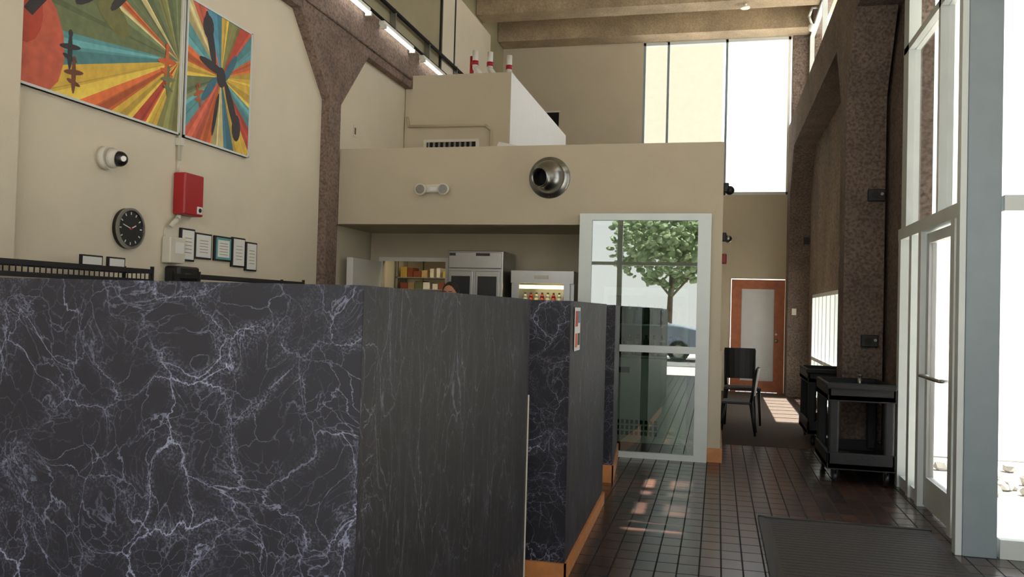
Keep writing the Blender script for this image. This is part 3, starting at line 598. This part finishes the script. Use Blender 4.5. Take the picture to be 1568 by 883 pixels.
# ---------------------------------------------------------------- exterior
b=B('neighboring_building'); b.box(-14,0.0,26,27,-0.12,14,'exwall').box(-13,-9,25.95,26,2,4,'carglass').done()
b=B('sun_blocker'); b.box(4.6,6.8,3.0,11,8.9,9.0,'alu')  # unseen slab and slats, added to cut the sun into floor strips
for y,w in ((3.0,2.75),(6.15,0.24),(6.75,0.3),(7.2,0.16),(7.72,3.3)):
    b.box(3.45,4.65,y,y+w,7.85,7.95,'alu')
for x in (3.5,6.6):
    b.box(x,x+0.12,10.88,11,-0.12,8.9 if x>5 else 7.85,'alu')
b.done()
b=B('street'); b.box(-40,40,-13,-8,-0.12,-0.10,'asphalt').done()
def tree(x,y,h,r,n=520):
    b=B('tree'); b.cyl((x,y,-0.12),(x+0.1,y,h*0.7),0.14,'bark',r2=0.08)
    for k in range(5):
        a=k*1.256; b.cyl((x+0.1,y,h*0.5),(x+math.cos(a)*r*0.6,y+math.sin(a)*r*0.6,h*0.85),0.05,'bark',r2=0.02,seg=8)
    for k in range(n):
        d=Vector((random.gauss(0,1),random.gauss(0,1),random.gauss(0,1))); d=d.normalized()*r*random.random()**0.4; d.z*=0.75
        s=random.uniform(0.10,0.20)
        mt=Matrix.Translation((x+d.x,y+d.y,h+d.z))@Matrix.Rotation(random.random()*3,4,'Z')@Matrix.Rotation(random.random()*3,4,'X')@Matrix.Diagonal((s,s*0.8,s*0.4,1))
        r_=bmesh.ops.create_icosphere(b.bm,subdivisions=1,radius=1,matrix=mt); b._fin(r_['verts'],'leaf')
    return b.done()
tree(-1.8,-14.5,4.1,2.3,1300); tree(-8,-17,5.0,2.4,300)
b=B('rock_border')
for k in range(26):
    s=random.uniform(0.05,0.12); x=random.uniform(2.2,3.6); y=random.uniform(8.6,10.4)
    mt=Matrix.Translation((x,y,-0.12+s*0.5))@Matrix.Rotation(random.random()*6,4,'Z')@Matrix.Rotation(random.random(),4,'X')@Matrix.Diagonal((s,s*0.75,s*0.6,1))
    r_=bmesh.ops.create_icosphere(b.bm,subdivisions=1,radius=1,matrix=mt); b._fin(r_['verts'],'rock')
b.done()
b=B('car'); x,y,z=-2.6,-11,-0.10
prof=[(-2.2,0.35),(2.2,0.35),(2.25,0.85),(1.5,1.0),(1.0,1.05),(0.5,1.5),(-1.5,1.55),(-2.1,1.1),(-2.25,0.8)]
b.prism([(x+p[0],z+p[1]*1.15) for p in prof],y-0.85,y+0.85,'carblue',axis='y',bevel=0.04)
b.prism([(x+0.85,z+1.25),(x+0.42,z+1.65),(x-0.35,z+1.69),(x-0.35,z+1.25)],y+0.85,y+0.86,'carglass',axis='y').prism([(x-0.45,z+1.25),(x-0.45,z+1.69),(x-1.4,z+1.69),(x-1.8,z+1.27)],y+0.85,y+0.86,'carglass',axis='y')
for dx in (-1.4,1.4):
    for dy in (-0.8,0.8): b.cyl((x+dx,y+dy-0.1,z+0.34),(x+dx,y+dy+0.1,z+0.34),0.34,'black',seg=28).cyl((x+dx,y+dy-0.11,z+0.34),(x+dx,y+dy+0.11,z+0.34),0.2,'steel',seg=20)
b.done()
# ---------------------------------------------------------------- light
w=bpy.data.worlds.new('World'); bpy.context.scene.world=w; w.use_nodes=True; nt=w.node_tree; bg=nt.nodes['Background']
tc=N(nt,'ShaderNodeTexCoord'); sp=N(nt,'ShaderNodeSeparateXYZ'); nt.links.new(tc.outputs['Generated'],sp.inputs[0])
rp=N(nt,'ShaderNodeValToRGB'); rp.color_ramp.elements[0].position=0.0; rp.color_ramp.elements[0].color=(1,0.975,0.94,1); rp.color_ramp.elements[1].position=0.7; rp.color_ramp.elements[1].color=(0.76,0.88,1,1)
nt.links.new(sp.outputs['Z'],rp.inputs[0]); nt.links.new(rp.outputs[0],bg.inputs[0]); bg.inputs[1].default_value=2.6
sl=bpy.data.lights.new('sun','SUN'); sl.energy=24.0; sl.angle=math.radians(0.5); sl.color=(1,0.95,0.87)
so=bpy.data.objects.new('sun',sl); bpy.context.collection.objects.link(so); so.location=(8,7,14)
so.rotation_euler=Vector((-0.47,0.0,-0.88)).to_track_quat('-Z','Y').to_euler()
# ---------------------------------------------------------------- camera
cam=bpy.data.cameras.new('camera'); co=bpy.data.objects.new('camera',cam); bpy.context.collection.objects.link(co)
cam.sensor_width=36; cam.lens=36*1300/1568; cam.clip_start=0.05; cam.clip_end=300
th=math.radians(13.66); pitch=math.atan(29/1300); roll=0.027
co.matrix_world=Matrix.Translation((0,0,1.5))@Matrix.Rotation(th,4,'Z')@Matrix.Rotation(math.pi/2+pitch,4,'X')@Matrix.Rotation(roll,4,'Z')
sc=bpy.context.scene; sc.camera=co
sc.view_settings.view_transform='Standard'; sc.view_settings.exposure=0.06
